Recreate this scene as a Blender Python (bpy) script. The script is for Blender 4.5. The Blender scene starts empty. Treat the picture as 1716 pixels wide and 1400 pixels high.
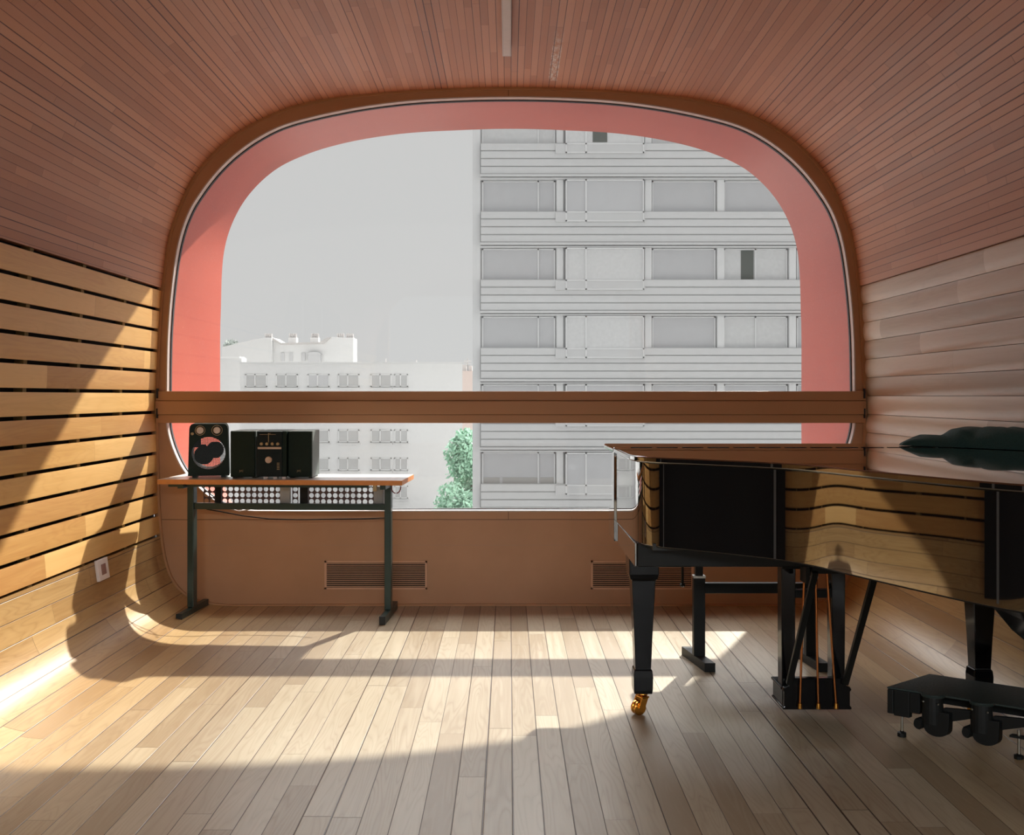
import bpy, bmesh, math, random
from mathutils import Vector, Matrix, Quaternion
random.seed(7)
SC = bpy.context.scene
COL = SC.collection
PI = math.pi

# ------------------------------------------------------------------ camera, sky, sun, exposure
F = 1600.0; VX, VY, EYE = 852.0, 664.0, 1.22          # focal length in pixels, vanishing point, eye height
cam_d = bpy.data.cameras.new('camera'); cam = bpy.data.objects.new('camera', cam_d); COL.objects.link(cam)
cam.location = (0, 0, EYE); cam.rotation_euler = (PI/2, 0, 0)
cam_d.sensor_width = 36.0; cam_d.lens = F/1716*36
cam_d.shift_x = (858-VX)/1716.0; cam_d.shift_y = -(700-VY)/1716.0
cam_d.clip_start = 0.05; cam_d.clip_end = 2000
SC.camera = cam
SC.view_settings.view_transform = 'Standard'; SC.view_settings.look = 'None'
SC.view_settings.exposure = 0.0; SC.view_settings.gamma = 1.0; SC.view_settings.use_curve_mapping = False

w = bpy.data.worlds.new('overcast_sky'); SC.world = w; w.use_nodes = True
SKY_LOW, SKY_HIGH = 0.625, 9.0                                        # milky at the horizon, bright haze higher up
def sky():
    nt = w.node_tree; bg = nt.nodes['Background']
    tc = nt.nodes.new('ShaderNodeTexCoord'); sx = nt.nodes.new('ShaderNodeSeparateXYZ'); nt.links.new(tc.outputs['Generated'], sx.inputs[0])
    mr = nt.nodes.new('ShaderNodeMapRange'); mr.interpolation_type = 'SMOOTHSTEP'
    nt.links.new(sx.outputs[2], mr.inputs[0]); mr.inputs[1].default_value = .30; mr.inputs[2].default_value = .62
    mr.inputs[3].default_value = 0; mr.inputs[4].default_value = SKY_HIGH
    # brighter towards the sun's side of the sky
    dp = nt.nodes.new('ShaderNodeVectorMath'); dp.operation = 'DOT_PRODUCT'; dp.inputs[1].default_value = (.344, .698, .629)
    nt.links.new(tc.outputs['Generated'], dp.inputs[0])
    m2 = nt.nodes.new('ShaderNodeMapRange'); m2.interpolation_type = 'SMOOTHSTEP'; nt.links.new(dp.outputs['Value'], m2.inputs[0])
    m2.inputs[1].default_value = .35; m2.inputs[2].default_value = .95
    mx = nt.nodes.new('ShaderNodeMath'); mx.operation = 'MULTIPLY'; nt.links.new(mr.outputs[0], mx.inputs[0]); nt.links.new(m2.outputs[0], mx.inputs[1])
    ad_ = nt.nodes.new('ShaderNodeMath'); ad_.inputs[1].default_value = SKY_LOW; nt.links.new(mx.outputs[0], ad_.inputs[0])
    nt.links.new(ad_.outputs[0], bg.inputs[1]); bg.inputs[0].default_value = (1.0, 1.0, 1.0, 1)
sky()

sd = bpy.data.lights.new('sun', 'SUN'); sd.energy = 9.2; sd.angle = math.radians(0.9); sd.color = (1.0, 0.95, 0.86)
sun = bpy.data.objects.new('sun', sd); COL.objects.link(sun); sun.location = (5, 12, 12)
sun.rotation_euler = Vector((-0.547, -1.11, -1.0)).to_track_quat('-Z', 'Y').to_euler()

# added fill light, out of view above and outside the assumed rear window
ad = bpy.data.lights.new('rear_fill', 'AREA'); ad.shape = 'RECTANGLE'; ad.size = 6.0; ad.size_y = 2.6
ad.energy = 2200; ad.color = (0.90, 0.96, 1.0)
area = bpy.data.objects.new('rear_fill', ad); COL.objects.link(area)
area.location = (0, -5.5, 4.35); area.rotation_euler = (math.radians(78), 0, 0)

# ------------------------------------------------------------------ mesh helpers
class MB:
    def __init__(s): s.v = []; s.f = []; s.m = []; s.uv = {}
    def add(s, vs, fs, mi=0, M=None):
        o = len(s.v)
        for p in vs:
            p = Vector(p); s.v.append(tuple(M @ p) if M else tuple(p))
        for f in fs: s.f.append(tuple(i+o for i in f)); s.m.append(mi)
        return o
    def box(s, x0, x1, y0, y1, z0, z1, mi=0, M=None):
        vs = [(x0,y0,z0),(x1,y0,z0),(x1,y1,z0),(x0,y1,z0),(x0,y0,z1),(x1,y0,z1),(x1,y1,z1),(x0,y1,z1)]
        s.add(vs, [(0,3,2,1),(4,5,6,7),(0,1,5,4),(1,2,6,5),(2,3,7,6),(3,0,4,7)], mi, M)
    def prism(s, poly, z0, z1, mi=0, M=None):                       # polygon (x,y) ccw, extruded z0..z1
        n = len(poly)
        vs = [(x,y,z0) for x,y in poly]+[(x,y,z1) for x,y in poly]
        fs = [tuple(range(n-1,-1,-1)), tuple(range(n,2*n))]+[(i,(i+1)%n,n+(i+1)%n,n+i) for i in range(n)]
        s.add(vs, fs, mi, M)
    def prism_y(s, poly, y0, y1, mi=0, M=None):                     # polygon (x,z), extruded along y
        n = len(poly)
        vs = [(x,y0,z) for x,z in poly]+[(x,y1,z) for x,z in poly]
        fs = [tuple(range(n)), tuple(range(2*n-1,n-1,-1))]+[(i,n+i,n+(i+1)%n,(i+1)%n) for i in range(n)]
        s.add(vs, fs, mi, M)
    def loft(s, rings, mi=0, cap=True, M=None):
        n = len(rings[0]); vs = [p for r in rings for p in r]; fs = []
        for k in range(len(rings)-1):
            for i in range(n):
                j = (i+1) % n; fs.append((k*n+i, k*n+j, (k+1)*n+j, (k+1)*n+i))
        if cap: fs.append(tuple(range(n-1,-1,-1))); fs.append(tuple((len(rings)-1)*n+i for i in range(n)))
        s.add(vs, fs, mi, M)
    def lathe(s, prof, n=24, mi=0, M=None):                         # profile (r,z) about z
        rings = [[(r*math.cos(2*PI*i/n), r*math.sin(2*PI*i/n), z) for i in range(n)] for r, z in prof]
        s.loft(rings, mi, True, M)
    def tube(s, path, r, n=8, mi=0, M=None):
        P = [Vector(p) for p in path]; rings = []
        up = Vector((0,0,1)); t0 = (P[1]-P[0]).normalized()
        if abs(t0.dot(up)) > .95: up = Vector((1,0,0))
        for k, p in enumerate(P):
            t = (P[min(k+1,len(P)-1)]-P[max(k-1,0)]).normalized()
            a = t.cross(up).normalized(); b = a.cross(t).normalized()
            rr = r[k] if isinstance(r, (list, tuple)) else r
            rings.append([tuple(p+a*rr*math.cos(2*PI*i/n)+b*rr*math.sin(2*PI*i/n)) for i in range(n)])
        s.loft(rings, mi, True, M)
    def bar(s, a, b, wx, wy, mi=0):                                 # square bar from a to b
        a, b = Vector(a), Vector(b); t = (b-a).normalized(); u = t.cross(Vector((0,1,0))).normalized(); v = u.cross(t)
        rings = [[tuple(p+u*(wx/2*sx)+v*(wy/2*sy)) for sx, sy in ((-1,-1),(1,-1),(1,1),(-1,1))] for p in (a,b)]
        s.loft(rings, mi)
    def build(s, name, mats, parent=None, smooth=False, bevel=0, uv=None, world=True, sharp=40):
        root = parent
        off = Vector((0,0,0))
        if parent is not None and world:
            q = parent
            while q is not None: off += q.location; q = q.parent
        me = bpy.data.meshes.new(name)
        me.from_pydata([tuple(Vector(p)-off) for p in s.v], [], s.f)
        if not isinstance(mats, (list, tuple)): mats = [mats]
        for m in mats: me.materials.append(m)
        for p, mi in zip(me.polygons, s.m): p.material_index = mi
        if uv is not None:
            ul = me.uv_layers.new(name='uv')
            for l in me.loops: ul.data[l.index].uv = uv[l.vertex_index]
        bm = bmesh.new(); bm.from_mesh(me)
        bmesh.ops.recalc_face_normals(bm, faces=bm.faces) if uv is None else None
        bm.to_mesh(me); bm.free()
        o = bpy.data.objects.new(name, me); COL.objects.link(o)
        if parent is not None: o.parent = parent
        if bevel:
            b = o.modifiers.new('bevel', 'BEVEL'); b.width = bevel; b.segments = 2; b.limit_method = 'ANGLE'; b.angle_limit = math.radians(35)
        if smooth:
            for p in me.polygons: p.use_smooth = True
            try:
                me.set_sharp_from_angle(angle=math.radians(sharp))
            except Exception: pass
        return o

def thing(name, label, cat, loc=(0,0,0), rz=0, group=None):
    o = bpy.data.objects.new(name, None); COL.objects.link(o); o.empty_display_size = .1
    o.location = loc; o.rotation_euler = (0,0,rz); o['label'] = label; o['category'] = cat
    if group: o['group'] = group
    return o
def tag(o, label, cat, group=None, kind=None):
    o['label'] = label; o['category'] = cat
    if group: o['group'] = group
    if kind: o['kind'] = kind
    return o
def struct(o, label=None):
    o['kind'] = 'structure'
    if label: o['label'] = label
    return o

# ------------------------------------------------------------------ materials
def base(name):
    m = bpy.data.materials.new(name); m.use_nodes = True
    nt = m.node_tree; b = nt.nodes['Principled BSDF']; return m, nt, b
def mat(name, c, rough=.5, metal=0, var=.08, scale=30, bump=0.0, spec=.5, coat=0, emit=0):
    m, nt, b = base(name)
    tc = nt.nodes.new('ShaderNodeTexCoord'); no = nt.nodes.new('ShaderNodeTexNoise'); no.inputs['Scale'].default_value = scale
    no.inputs['Detail'].default_value = 4
    nt.links.new(tc.outputs['Object'], no.inputs['Vector'])
    mx = nt.nodes.new('ShaderNodeMix'); mx.data_type = 'RGBA'
    mx.inputs[6].default_value = (*[x*(1-var) for x in c], 1); mx.inputs[7].default_value = (*[min(1, x*(1+var)) for x in c], 1)
    nt.links.new(no.outputs['Fac'], mx.inputs[0]); nt.links.new(mx.outputs[2], b.inputs['Base Color'])
    b.inputs['Roughness'].default_value = rough; b.inputs['Metallic'].default_value = metal
    b.inputs['Specular IOR Level'].default_value = spec; b.inputs['Coat Weight'].default_value = coat
    b.inputs['Coat Roughness'].default_value = .02
    if bump:
        bp = nt.nodes.new('ShaderNodeBump'); bp.inputs['Strength'].default_value = bump; bp.inputs['Distance'].default_value = .005
        nt.links.new(no.outputs['Fac'], bp.inputs['Height']); nt.links.new(bp.outputs[0], b.inputs['Normal'])
    return m

class G:                                                            # tiny node-graph writer
    def __init__(s, nt): s.nt = nt
    def _in(s, sock, v):
        if hasattr(v, 'is_linked') or hasattr(v, 'links'): s.nt.links.new(v, sock)
        else: sock.default_value = v
    def m(s, op, a, b=0, c=0, clamp=False):
        n = s.nt.nodes.new('ShaderNodeMath'); n.operation = op; n.use_clamp = clamp
        s._in(n.inputs[0], a); s._in(n.inputs[1], b); s._in(n.inputs[2], c); return n.outputs[0]
    def ss(s, v, a, b):
        n = s.nt.nodes.new('ShaderNodeMapRange'); n.interpolation_type = 'SMOOTHSTEP'
        s._in(n.inputs[0], v); s._in(n.inputs[1], a); s._in(n.inputs[2], b); return n.outputs[0]
    def xyz(s, x, y, z):
        n = s.nt.nodes.new('ShaderNodeCombineXYZ'); s._in(n.inputs[0], x); s._in(n.inputs[1], y); s._in(n.inputs[2], z); return n.outputs[0]
    def sep(s, v):
        n = s.nt.nodes.new('ShaderNodeSeparateXYZ'); s.nt.links.new(v, n.inputs[0]); return n.outputs
    def white(s, v, dim='1D'):
        n = s.nt.nodes.new('ShaderNodeTexWhiteNoise'); n.noise_dimensions = dim
        if dim == '1D': s._in(n.inputs['W'], v)
        else: s._in(n.inputs['Vector'], v)
        return n.outputs['Value']
    def noise(s, v, scale=1, detail=4, rough=.5, dist=0):
        n = s.nt.nodes.new('ShaderNodeTexNoise'); s._in(n.inputs['Vector'], v)
        n.inputs['Scale'].default_value = scale; n.inputs['Detail'].default_value = detail
        n.inputs['Roughness'].default_value = rough; n.inputs['Distortion'].default_value = dist; return n.outputs['Fac']
    def ramp(s, f, stops):
        n = s.nt.nodes.new('ShaderNodeValToRGB'); s._in(n.inputs[0], f); e = n.color_ramp.elements
        while len(e) < len(stops): e.new(.5)
        for k, (p, c) in enumerate(stops): e[k].position = p; e[k].color = (*c, 1)
        return n.outputs[0]
    def mix(s, f, a, b, mode='MIX'):
        n = s.nt.nodes.new('ShaderNodeMix'); n.data_type = 'RGBA'; n.blend_type = mode
        s._in(n.inputs[0], f)
        s._in(n.inputs[6], a if not isinstance(a, tuple) else (*a, 1)); s._in(n.inputs[7], b if not isinstance(b, tuple) else (*b, 1))
        return n.outputs[2]

def planks(name, W, L, gap, cols, groove, rough=(.35,.5), grain=.35, bump=.4, u0=0.0, ringy=.3, spec=.5, tint=None, scuff=None):
    """boards of width W (uv.x) and length about L (uv.y), each with its own tone and grain"""
    m, nt, b = base(name); g = G(nt)
    uv = nt.nodes.new('ShaderNodeUVMap'); uv.uv_map = 'uv'
    U, V, _ = g.sep(uv.outputs[0])
    r = g.m('DIVIDE', g.m('ADD', U, u0), W); row = g.m('FLOOR', r); fr = g.m('FRACT', r)
    rn = g.white(row)
    c = g.m('ADD', g.m('DIVIDE', V, L), g.m('MULTIPLY', rn, 7.31)); col = g.m('FLOOR', c); fc = g.m('FRACT', c)
    pr = g.white(g.xyz(row, col, 3.3), '3D'); pr2 = g.white(g.xyz(row, col, 9.1), '3D')
    dU = g.m('MULTIPLY', g.m('MINIMUM', fr, g.m('SUBTRACT', 1, fr)), W)
    dV = g.m('MULTIPLY', g.m('MINIMUM', fc, g.m('SUBTRACT', 1, fc)), L*1.6)
    gw = g.m('MULTIPLY', g.m('ADD', g.m('POWER', g.white(g.m('ADD', row, 77.7)), 2.5), .3), gap*1.3)
    d = g.m('MINIMUM', dU, g.m('MULTIPLY', dV, 1.4))
    face = g.ss(d, g.m('MULTIPLY', gw, .35), gw)                     # 0 in the groove, 1 on the board
    vec = g.xyz(g.m('MULTIPLY', U, 55), g.m('ADD', g.m('MULTIPLY', V, 1.8), g.m('MULTIPLY', pr, 40)), g.m('MULTIPLY', pr2, 30))
    gr = g.noise(vec, 1.0, 6, .62, .6)
    vec2 = g.xyz(g.m('MULTIPLY', U, 9), g.m('ADD', g.m('MULTIPLY', V, .9), g.m('MULTIPLY', pr, 17)), g.m('MULTIPLY', pr2, 50))
    rg = g.noise(vec2, 1.0, 2, .5, .3)
    rings = g.m('ABSOLUTE', g.m('SINE', g.m('MULTIPLY', rg, 60)))
    rings = g.m('SUBTRACT', 1, g.m('POWER', rings, .6))
    blot = g.noise(g.xyz(g.m('MULTIPLY', U, 1.5), g.m('MULTIPLY', V, .9), 0), 1.0, 3, .5)
    tone = g.m('ADD', g.m('MULTIPLY', g.m('SUBTRACT', gr, .5), grain*2.2), pr)
    tone = g.m('SUBTRACT', tone, g.m('MULTIPLY', rings, ringy))
    tone = g.m('ADD', tone, g.m('MULTIPLY', g.m('SUBTRACT', blot, .5), .8), clamp=True)
    color = g.ramp(tone, [(0, cols[0]), (.45, cols[1]), (1, cols[2])])
    if tint:                                                         # the boards that climb the walls are a warmer wood
        tf = g.ss(g.m('ABSOLUTE', g.m('MULTIPLY', row, W)), 1.0, 2.0)
        color = g.mix(tf, color, g.mix(1.0, color, (1.16, .87, .50), 'MULTIPLY'))
    if scuff:                                                        # a worn pale strip
        x0, x1, y0, y1, sc = scuff
        inx = g.m('MULTIPLY', g.m('GREATER_THAN', U, x0), g.m('LESS_THAN', U, x1))
        iny = g.m('MULTIPLY', g.m('GREATER_THAN', V, y0), g.m('LESS_THAN', V, y1))
        nz = g.ss(g.noise(g.xyz(g.m('MULTIPLY', U, 60), g.m('MULTIPLY', V, 18), 0), 1, 6, .8), .42, .60)
        fade = g.ss(V, y0, y0+.6)
        color = g.mix(g.m('MULTIPLY', g.m('MULTIPLY', inx, iny), g.m('MULTIPLY', nz, fade)), color, sc)
    color = g.mix(face, groove, color)
    nt.links.new(color, b.inputs['Base Color'])
    rr = g.m('ADD', g.m('MULTIPLY', gr, rough[1]-rough[0]), g.m('ADD', rough[0], g.m('MULTIPLY', pr2, .06)))
    nt.links.new(rr, b.inputs['Roughness']); b.inputs['Specular IOR Level'].default_value = spec
    h = g.m('ADD', g.m('MULTIPLY', face, 1.0), g.m('ADD', g.m('MULTIPLY', gr, .18), g.m('MULTIPLY', pr, .15)))
    bp = nt.nodes.new('ShaderNodeBump'); bp.inputs['Strength'].default_value = bump; bp.inputs['Distance'].default_value = .0025
    nt.links.new(h, bp.inputs['Height']); nt.links.new(bp.outputs[0], b.inputs['Normal'])
    return m

M_ceil = planks('ceiling_strips', .0365, 1.1, .0024, ((.335,.137,.062),(.385,.165,.079),(.44,.205,.104)), (.07,.015,.008), (.38,.55), .22, .5, ringy=.08,
                scuff=(-.262, -.212, 4.55, 5.42, (.55,.50,.42)))
M_floor = planks('floor_boards', .0875, 1.25, .0028, ((.285,.220,.145),(.355,.292,.205),(.42,.362,.265)), (.045,.022,.012), (.24,.44), .5, .6, ringy=.42, tint=True)
M_slat = planks('slat_boards', .119, 2.4, .0012, ((.45,.225,.066),(.58,.33,.105),(.70,.43,.16)), (.10,.04,.02), (.36,.52), .35, .25, u0=0, ringy=.15)
M_rboard = planks('cushion_boards', .106, 1.5, .0010, ((.37,.26,.175),(.47,.355,.255),(.54,.435,.335)), (.10,.04,.02), (.24,.40), .3, .2, ringy=.12)
M_dark = mat('dark_void', (.012,.009,.007), .9)
M_batten = mat('batten_wood', (.22,.16,.06), .8)
M_brown = mat('brown_paint', (.44,.23,.112), .42, var=.05, scale=3, spec=.4)
M_brown_dark = mat('brown_seam', (.05,.018,.008), .7)
M_brown_light = mat('brown_light_edge', (.62,.36,.23), .5)
M_gasket = mat('pale_gasket', (.58,.52,.50), .45)
M_seal = mat('black_seal', (.01,.009,.012), .6)
M_lacquer = mat('black_lacquer', (.004,.004,.0045), .03, var=.1, spec=.5, coat=1.0)
M_lacquer.node_tree.nodes['Principled BSDF'].inputs['Coat IOR'].default_value = 2.4
M_leg = mat('leg_lacquer', (.004,.004,.0045), .10, var=.1, spec=.22)
M_satin = mat('satin_black', (.009,.010,.010), .42, var=.15, spec=.2)
M_blackmatt = mat('matt_black', (.010,.012,.012), .55, var=.2, bump=.1)
M_brass = mat('brass', (.62,.30,.06), .22, 1.0)
M_copper = mat('copper_rod', (.45,.16,.05), .3, 1.0)
M_steel = mat('zinc_steel', (.45,.44,.40), .35, 1.0)
M_cloth = mat('green_black_cloth', (.008,.040,.036), .85, var=.35, scale=180, bump=.5)
M_platform = mat('platform_felt', (.016,.028,.026), .60, var=.4, scale=120, bump=.4)
M_laminate = mat('grey_laminate', (.62,.62,.62), .28, var=.03)
M_edge = mat('wood_edging', (.62,.25,.07), .45, var=.2)
M_green = mat('dark_green_steel', (.028,.050,.046), .32, .4, var=.15)
M_perf = mat('perforated_steel', (.10,.06,.06), .45, .2)
M_bracket = mat('grey_bracket', (.34,.35,.35), .5)
M_hifi = mat('hifi_black', (.005,.016,.010), .5, var=.3, scale=60, spec=.2)
M_hifi2 = mat('hifi_dark_blue', (.005,.012,.013), .3, spec=.25)
M_hifi_side = mat('hifi_side_grey', (.10,.12,.11), .5)
M_silver = mat('silver_plastic', (.55,.42,.33), .35, .3)
M_gold = mat('gold_print', (.40,.30,.16), .5)
M_pink = mat('pink_mesh', (.98,.55,.52), .6)
M_white = mat('white_plastic', (.75,.70,.70), .4)
M_slot = mat('socket_slot', (.28,.16,.14), .5)
M_cable = mat('black_cable', (.012,.010,.010), .8, spec=.1)
M_redcable = mat('maroon_cable', (.20,.04,.05), .5)
M_alu = mat('grey_aluminium', (.42,.37,.34), .5, .2)
M_diff = mat('diffuser', (.50,.45,.42), .5)

def red_paint():
    m, nt, b = base('salmon_red_paint'); g = G(nt)
    tc = nt.nodes.new('ShaderNodeTexCoord')
    n1 = g.noise(tc.outputs['Object'], 1.4, 4, .55); n2 = g.noise(tc.outputs['Object'], 90, 3, .7)
    c = g.ramp(n1, [(.25, (.355,.064,.038)), (.75, (.41,.086,.052))])
    c = g.mix(g.m('MULTIPLY', g.ss(n2, .60, .75), .35), c, (.75,.45,.42))
    nt.links.new(c, b.inputs['Base Color']); b.inputs['Roughness'].default_value = .38
    return m
M_red = red_paint()

def glass_mat():
    """dusty window glass: clear, mirror-like at a glance, with a thin film of dust that catches the sun"""
    m = bpy.data.materials.new('dusty_glass'); m.use_nodes = True; nt = m.node_tree; nt.nodes.clear(); g = G(nt)
    out = nt.nodes.new('ShaderNodeOutputMaterial')
    tr = nt.nodes.new('ShaderNodeBsdfTransparent'); tr.inputs[0].default_value = (.985,.99,.985,1)
    gl = nt.nodes.new('ShaderNodeBsdfGlossy'); gl.inputs['Roughness'].default_value = .0; gl.inputs[0].default_value = (1,1,1,1)
    lw = nt.nodes.new('ShaderNodeLayerWeight'); lw.inputs[0].default_value = .5
    fr = nt.nodes.new('ShaderNodeMath'); fr.operation = 'MULTIPLY_ADD'; fr.inputs[1].default_value = .6; fr.inputs[2].default_value = .016
    nt.links.new(g.m('POWER', lw.outputs['Facing'], 5), fr.inputs[0])
    m1 = nt.nodes.new('ShaderNodeMixShader'); nt.links.new(fr.outputs[0], m1.inputs[0]); nt.links.new(tr.outputs[0], m1.inputs[1]); nt.links.new(gl.outputs[0], m1.inputs[2])
    ts = nt.nodes.new('ShaderNodeBsdfTranslucent'); ts.inputs[0].default_value = (.9,.9,.9,1)
    tc = nt.nodes.new('ShaderNodeTexCoord')
    n = g.noise(tc.outputs['Object'], 120, 5, .8); n2 = g.noise(tc.outputs['Object'], 2.5, 3, .6)
    dust = g.m('MULTIPLY', g.m('ADD', g.m('MULTIPLY', g.ss(n, .58, .78), .06), .002), g.m('ADD', n2, .4))
    m2 = nt.nodes.new('ShaderNodeMixShader'); nt.links.new(dust, m2.inputs[0]); nt.links.new(m1.outputs[0], m2.inputs[1]); nt.links.new(ts.outputs[0], m2.inputs[2])
    nt.links.new(m2.outputs[0], out.inputs[0]); return m
M_glass = glass_mat()

# ------------------------------------------------------------------ the tube: outline of its section
S0 = 287.7; YB = F/S0; CX = 4/S0                                    # scale at the window wall, its depth, centre line
def hz(pts): return [(h/S0, EYE-(y-VY)/S0) for h, y in pts]
OUT = hz([(0,1015.05),(150,1015),(300,1015),(430,1015),(470,1015),(503,1012),(531,1004.5),(553,990.5),(569,969),(579,940),(585,904),(589,860),(591.5,790),(593,709),
          (593,656),(589,560),(583,476),(571,396),(552,340),(528,294),(482,243),(418,201),(339,173),(220,157),(110,150),(0,147.5)])
INN = hz([(0,857),(200,857),(400,857),(452,855),(492,842),(523,818),(548,790),(563,762),(573,733),(577,711),(577,656),(575,560),(569,484),(557,405),(540,355),(518,319),(490,284),
          (459,255),(420,228),(380,209),(282,184.5),(184,170),(90,164),(0,162.3)])
S1 = F/6.5; CX1 = 4/S1
FAR = [((h)/S1, EYE-(y-VY)/S1) for h, y in [(0,872),(200,872),(380,871),(430,866),(462,848),(480,815),(486,780),(487,711),(487,656),(487,560),(486,523),(481,425),(467,375),(440,328),(395,285),(340,258),(270,238),(180,224),(90,218.5),(0,216)]]
def catmull(P, step=.012):
    out = []
    n = len(P)
    for k in range(n-1):
        p1, p2 = P[k], P[k+1]
        p0 = P[k-1] if k > 0 else (-P[1][0], P[1][1])
        p3 = P[k+2] if k+2 < n else (-P[n-2][0], P[n-2][1])
        d = math.dist(p1, p2); m = max(2, int(d/step))
        a = [math.sqrt(max(math.dist(x, y), 1e-6)) for x, y in ((p0,p1),(p1,p2),(p2,p3))]
        t0, t1 = 0, a[0]; t2 = t1+a[1]; t3 = t2+a[2]
        for i in range(m):
            t = t1+(t2-t1)*i/m
            def L(u, v, ta, tb): return tuple((tb-t)/(tb-ta)*u[j]+(t-ta)/(tb-ta)*v[j] for j in (0,1))
            A1, A2, A3 = L(p0,p1,t0,t1), L(p1,p2,t1,t2), L(p2,p3,t2,t3)
            B1, B2 = L(A1,A2,t0,t2), L(A2,A3,t1,t3)
            out.append(L(B1,B2,t1,t2))
    out.append(P[-1]); return out
HALF = catmull(OUT)
ARC = [0]
for a, b in zip(HALF, HALF[1:]): ARC.append(ARC[-1]+math.dist(a, b))
LMAX = ARC[-1]
def tube_pt(s, off=0.0):
    """point of the section at signed arc length s from the floor's centre line (+ right), pushed outward by off"""
    a = min(abs(s), LMAX); lo, hi = 0, len(ARC)-1
    while hi-lo > 1:
        md = (lo+hi)//2
        if ARC[md] <= a: lo = md
        else: hi = md
    t = (a-ARC[lo])/(ARC[hi]-ARC[lo]); p = [HALF[lo][j]*(1-t)+HALF[hi][j]*t for j in (0,1)]
    l2, h2 = max(0, lo-2), min(len(HALF)-1, hi+2)
    tx, tz = HALF[h2][0]-HALF[l2][0], HALF[h2][1]-HALF[l2][1]; L = math.hypot(tx, tz)
    if hi >= len(ARC)-2: tx, tz, L = -1, 0, 1
    if lo <= 1: tx, tz, L = 1, 0, 1
    p[0] += off*tz/L; p[1] -= off*tx/L
    return (CX+(p[0] if s >= 0 else -p[0]), p[1])
def arc_at_z(z):
    for k in range(1, len(HALF)):
        if HALF[k][1] >= z and HALF[k][0] > 1.5:
            t = (z-HALF[k-1][1])/(HALF[k][1]-HALF[k-1][1]); return ARC[k-1]+t*(ARC[k]-ARC[k-1])
Y0, Y1 = -3.4, YB+.06
def strip(mb, uv, ss, offs, y0, y1, u_of, mi=0, thick=.1):
    """solid curved slab following the section through arc positions ss, inner face pushed out by offs"""
    n = len(ss); o = len(mb.v)
    for y in (y0, y1):
        for s, f in zip(ss, offs):
            x, z = tube_pt(s, f); mb.v.append((x, y, z)); uv.append((u_of(s), y))
        for s in ss:
            x, z = tube_pt(s, thick); mb.v.append((x, y, z)); uv.append((u_of(s), y))
    def q(*i): mb.f.append(tuple(o+k for k in i)); mb.m.append(mi)
    N = 2*n
    for i in range(n-1):
        q(i, i+1, N+i+1, N+i); q(n+i+1, n+i, N+n+i, N+n+i+1)
        q(i+1, i, n+i, n+i+1); q(N+i, N+i+1, N+n+i+1, N+n+i)
    q(0, N, N+n, n); q(n-1, n+n-1, N+n+n-1, N+n-1)
def rng(a, b, step=.02):
    n = max(2, int(abs(b-a)/step)+1); return [a+(b-a)*i/(n-1) for i in range(n)]

zl = [.412+.119*k for k in range(13)]; al = [arc_at_z(z) for z in zl]
zr = [1.856-.106*k for k in range(15)]; ar = [arc_at_z(z) for z in zr]
mb = MB(); uv = []
ss = rng(-al[0]+.004, ar[-1]-.001); strip(mb, uv, ss, [0]*len(ss), Y0, Y1, lambda s: s)
floor = struct(mb.build('floor', M_floor, uv=uv, smooth=True))
mb = MB(); uv = []
top = lambda s: (s-LMAX if s > 0 else s+LMAX)
for a, b in ((ar[0]+.001, LMAX), (-LMAX, -al[-1]-.009)):
    ss = rng(a, b); strip(mb, uv, ss, [0]*len(ss), Y0, Y1, top)
ceiling = struct(mb.build('ceiling', M_ceil, uv=uv, smooth=True))
mb = MB(); uv = []
for k in range(12):                                                 # left: boards with open joints between them
    a, b = -al[k]-(.009 if k else .009), -al[k+1]+.009
    ss = rng(a, b, .012); n = len(ss)
    offs = [.0015*(abs(2*i/(n-1)-1)**6) for i in range(n)]
    strip(mb, uv, ss, offs, Y0, Y1, lambda s, k=k, a=a, b=b: .119*k+.012+.095*(s-a)/(b-a), 0, .022)
ss = rng(-al[0]+.004, -al[-1]-.009); strip(mb, uv, ss, [.055]*len(ss), Y0, Y1, lambda s: s, 1, .1)
for y in [4.07+.507*k for k in range(-6, 4)]:
    if y < Y1-.05: strip(mb, uv, ss, [.016]*len(ss), y-.016, y+.016, lambda s: s, 2, .056)
wall_left = struct(mb.build('wall_left', [M_slat, M_dark, M_batten], uv=uv, smooth=True))
mb = MB(); uv = []
for k in range(14):                                                 # right: tight cushion-faced boards
    a, b = ar[k+1]+.0012, ar[k]-.0012
    ss = rng(a, b, .006); n = len(ss)
    offs = [.009*(abs(2*i/(n-1)-1)**2.4) for i in range(n)]
    strip(mb, uv, ss, offs, Y0, Y1, lambda s, k=k, a=a, b=b: .106*k+.002+.102*(s-a)/(b-a), 0, .03)
ss = rng(ar[-1]-.001, ar[0]+.001); strip(mb, uv, ss, [.032]*len(ss), Y0, Y1, lambda s: s, 1, .1)
wall_right = struct(mb.build('wall_right', [M_rboard, M_dark], uv=uv, smooth=True))

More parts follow.
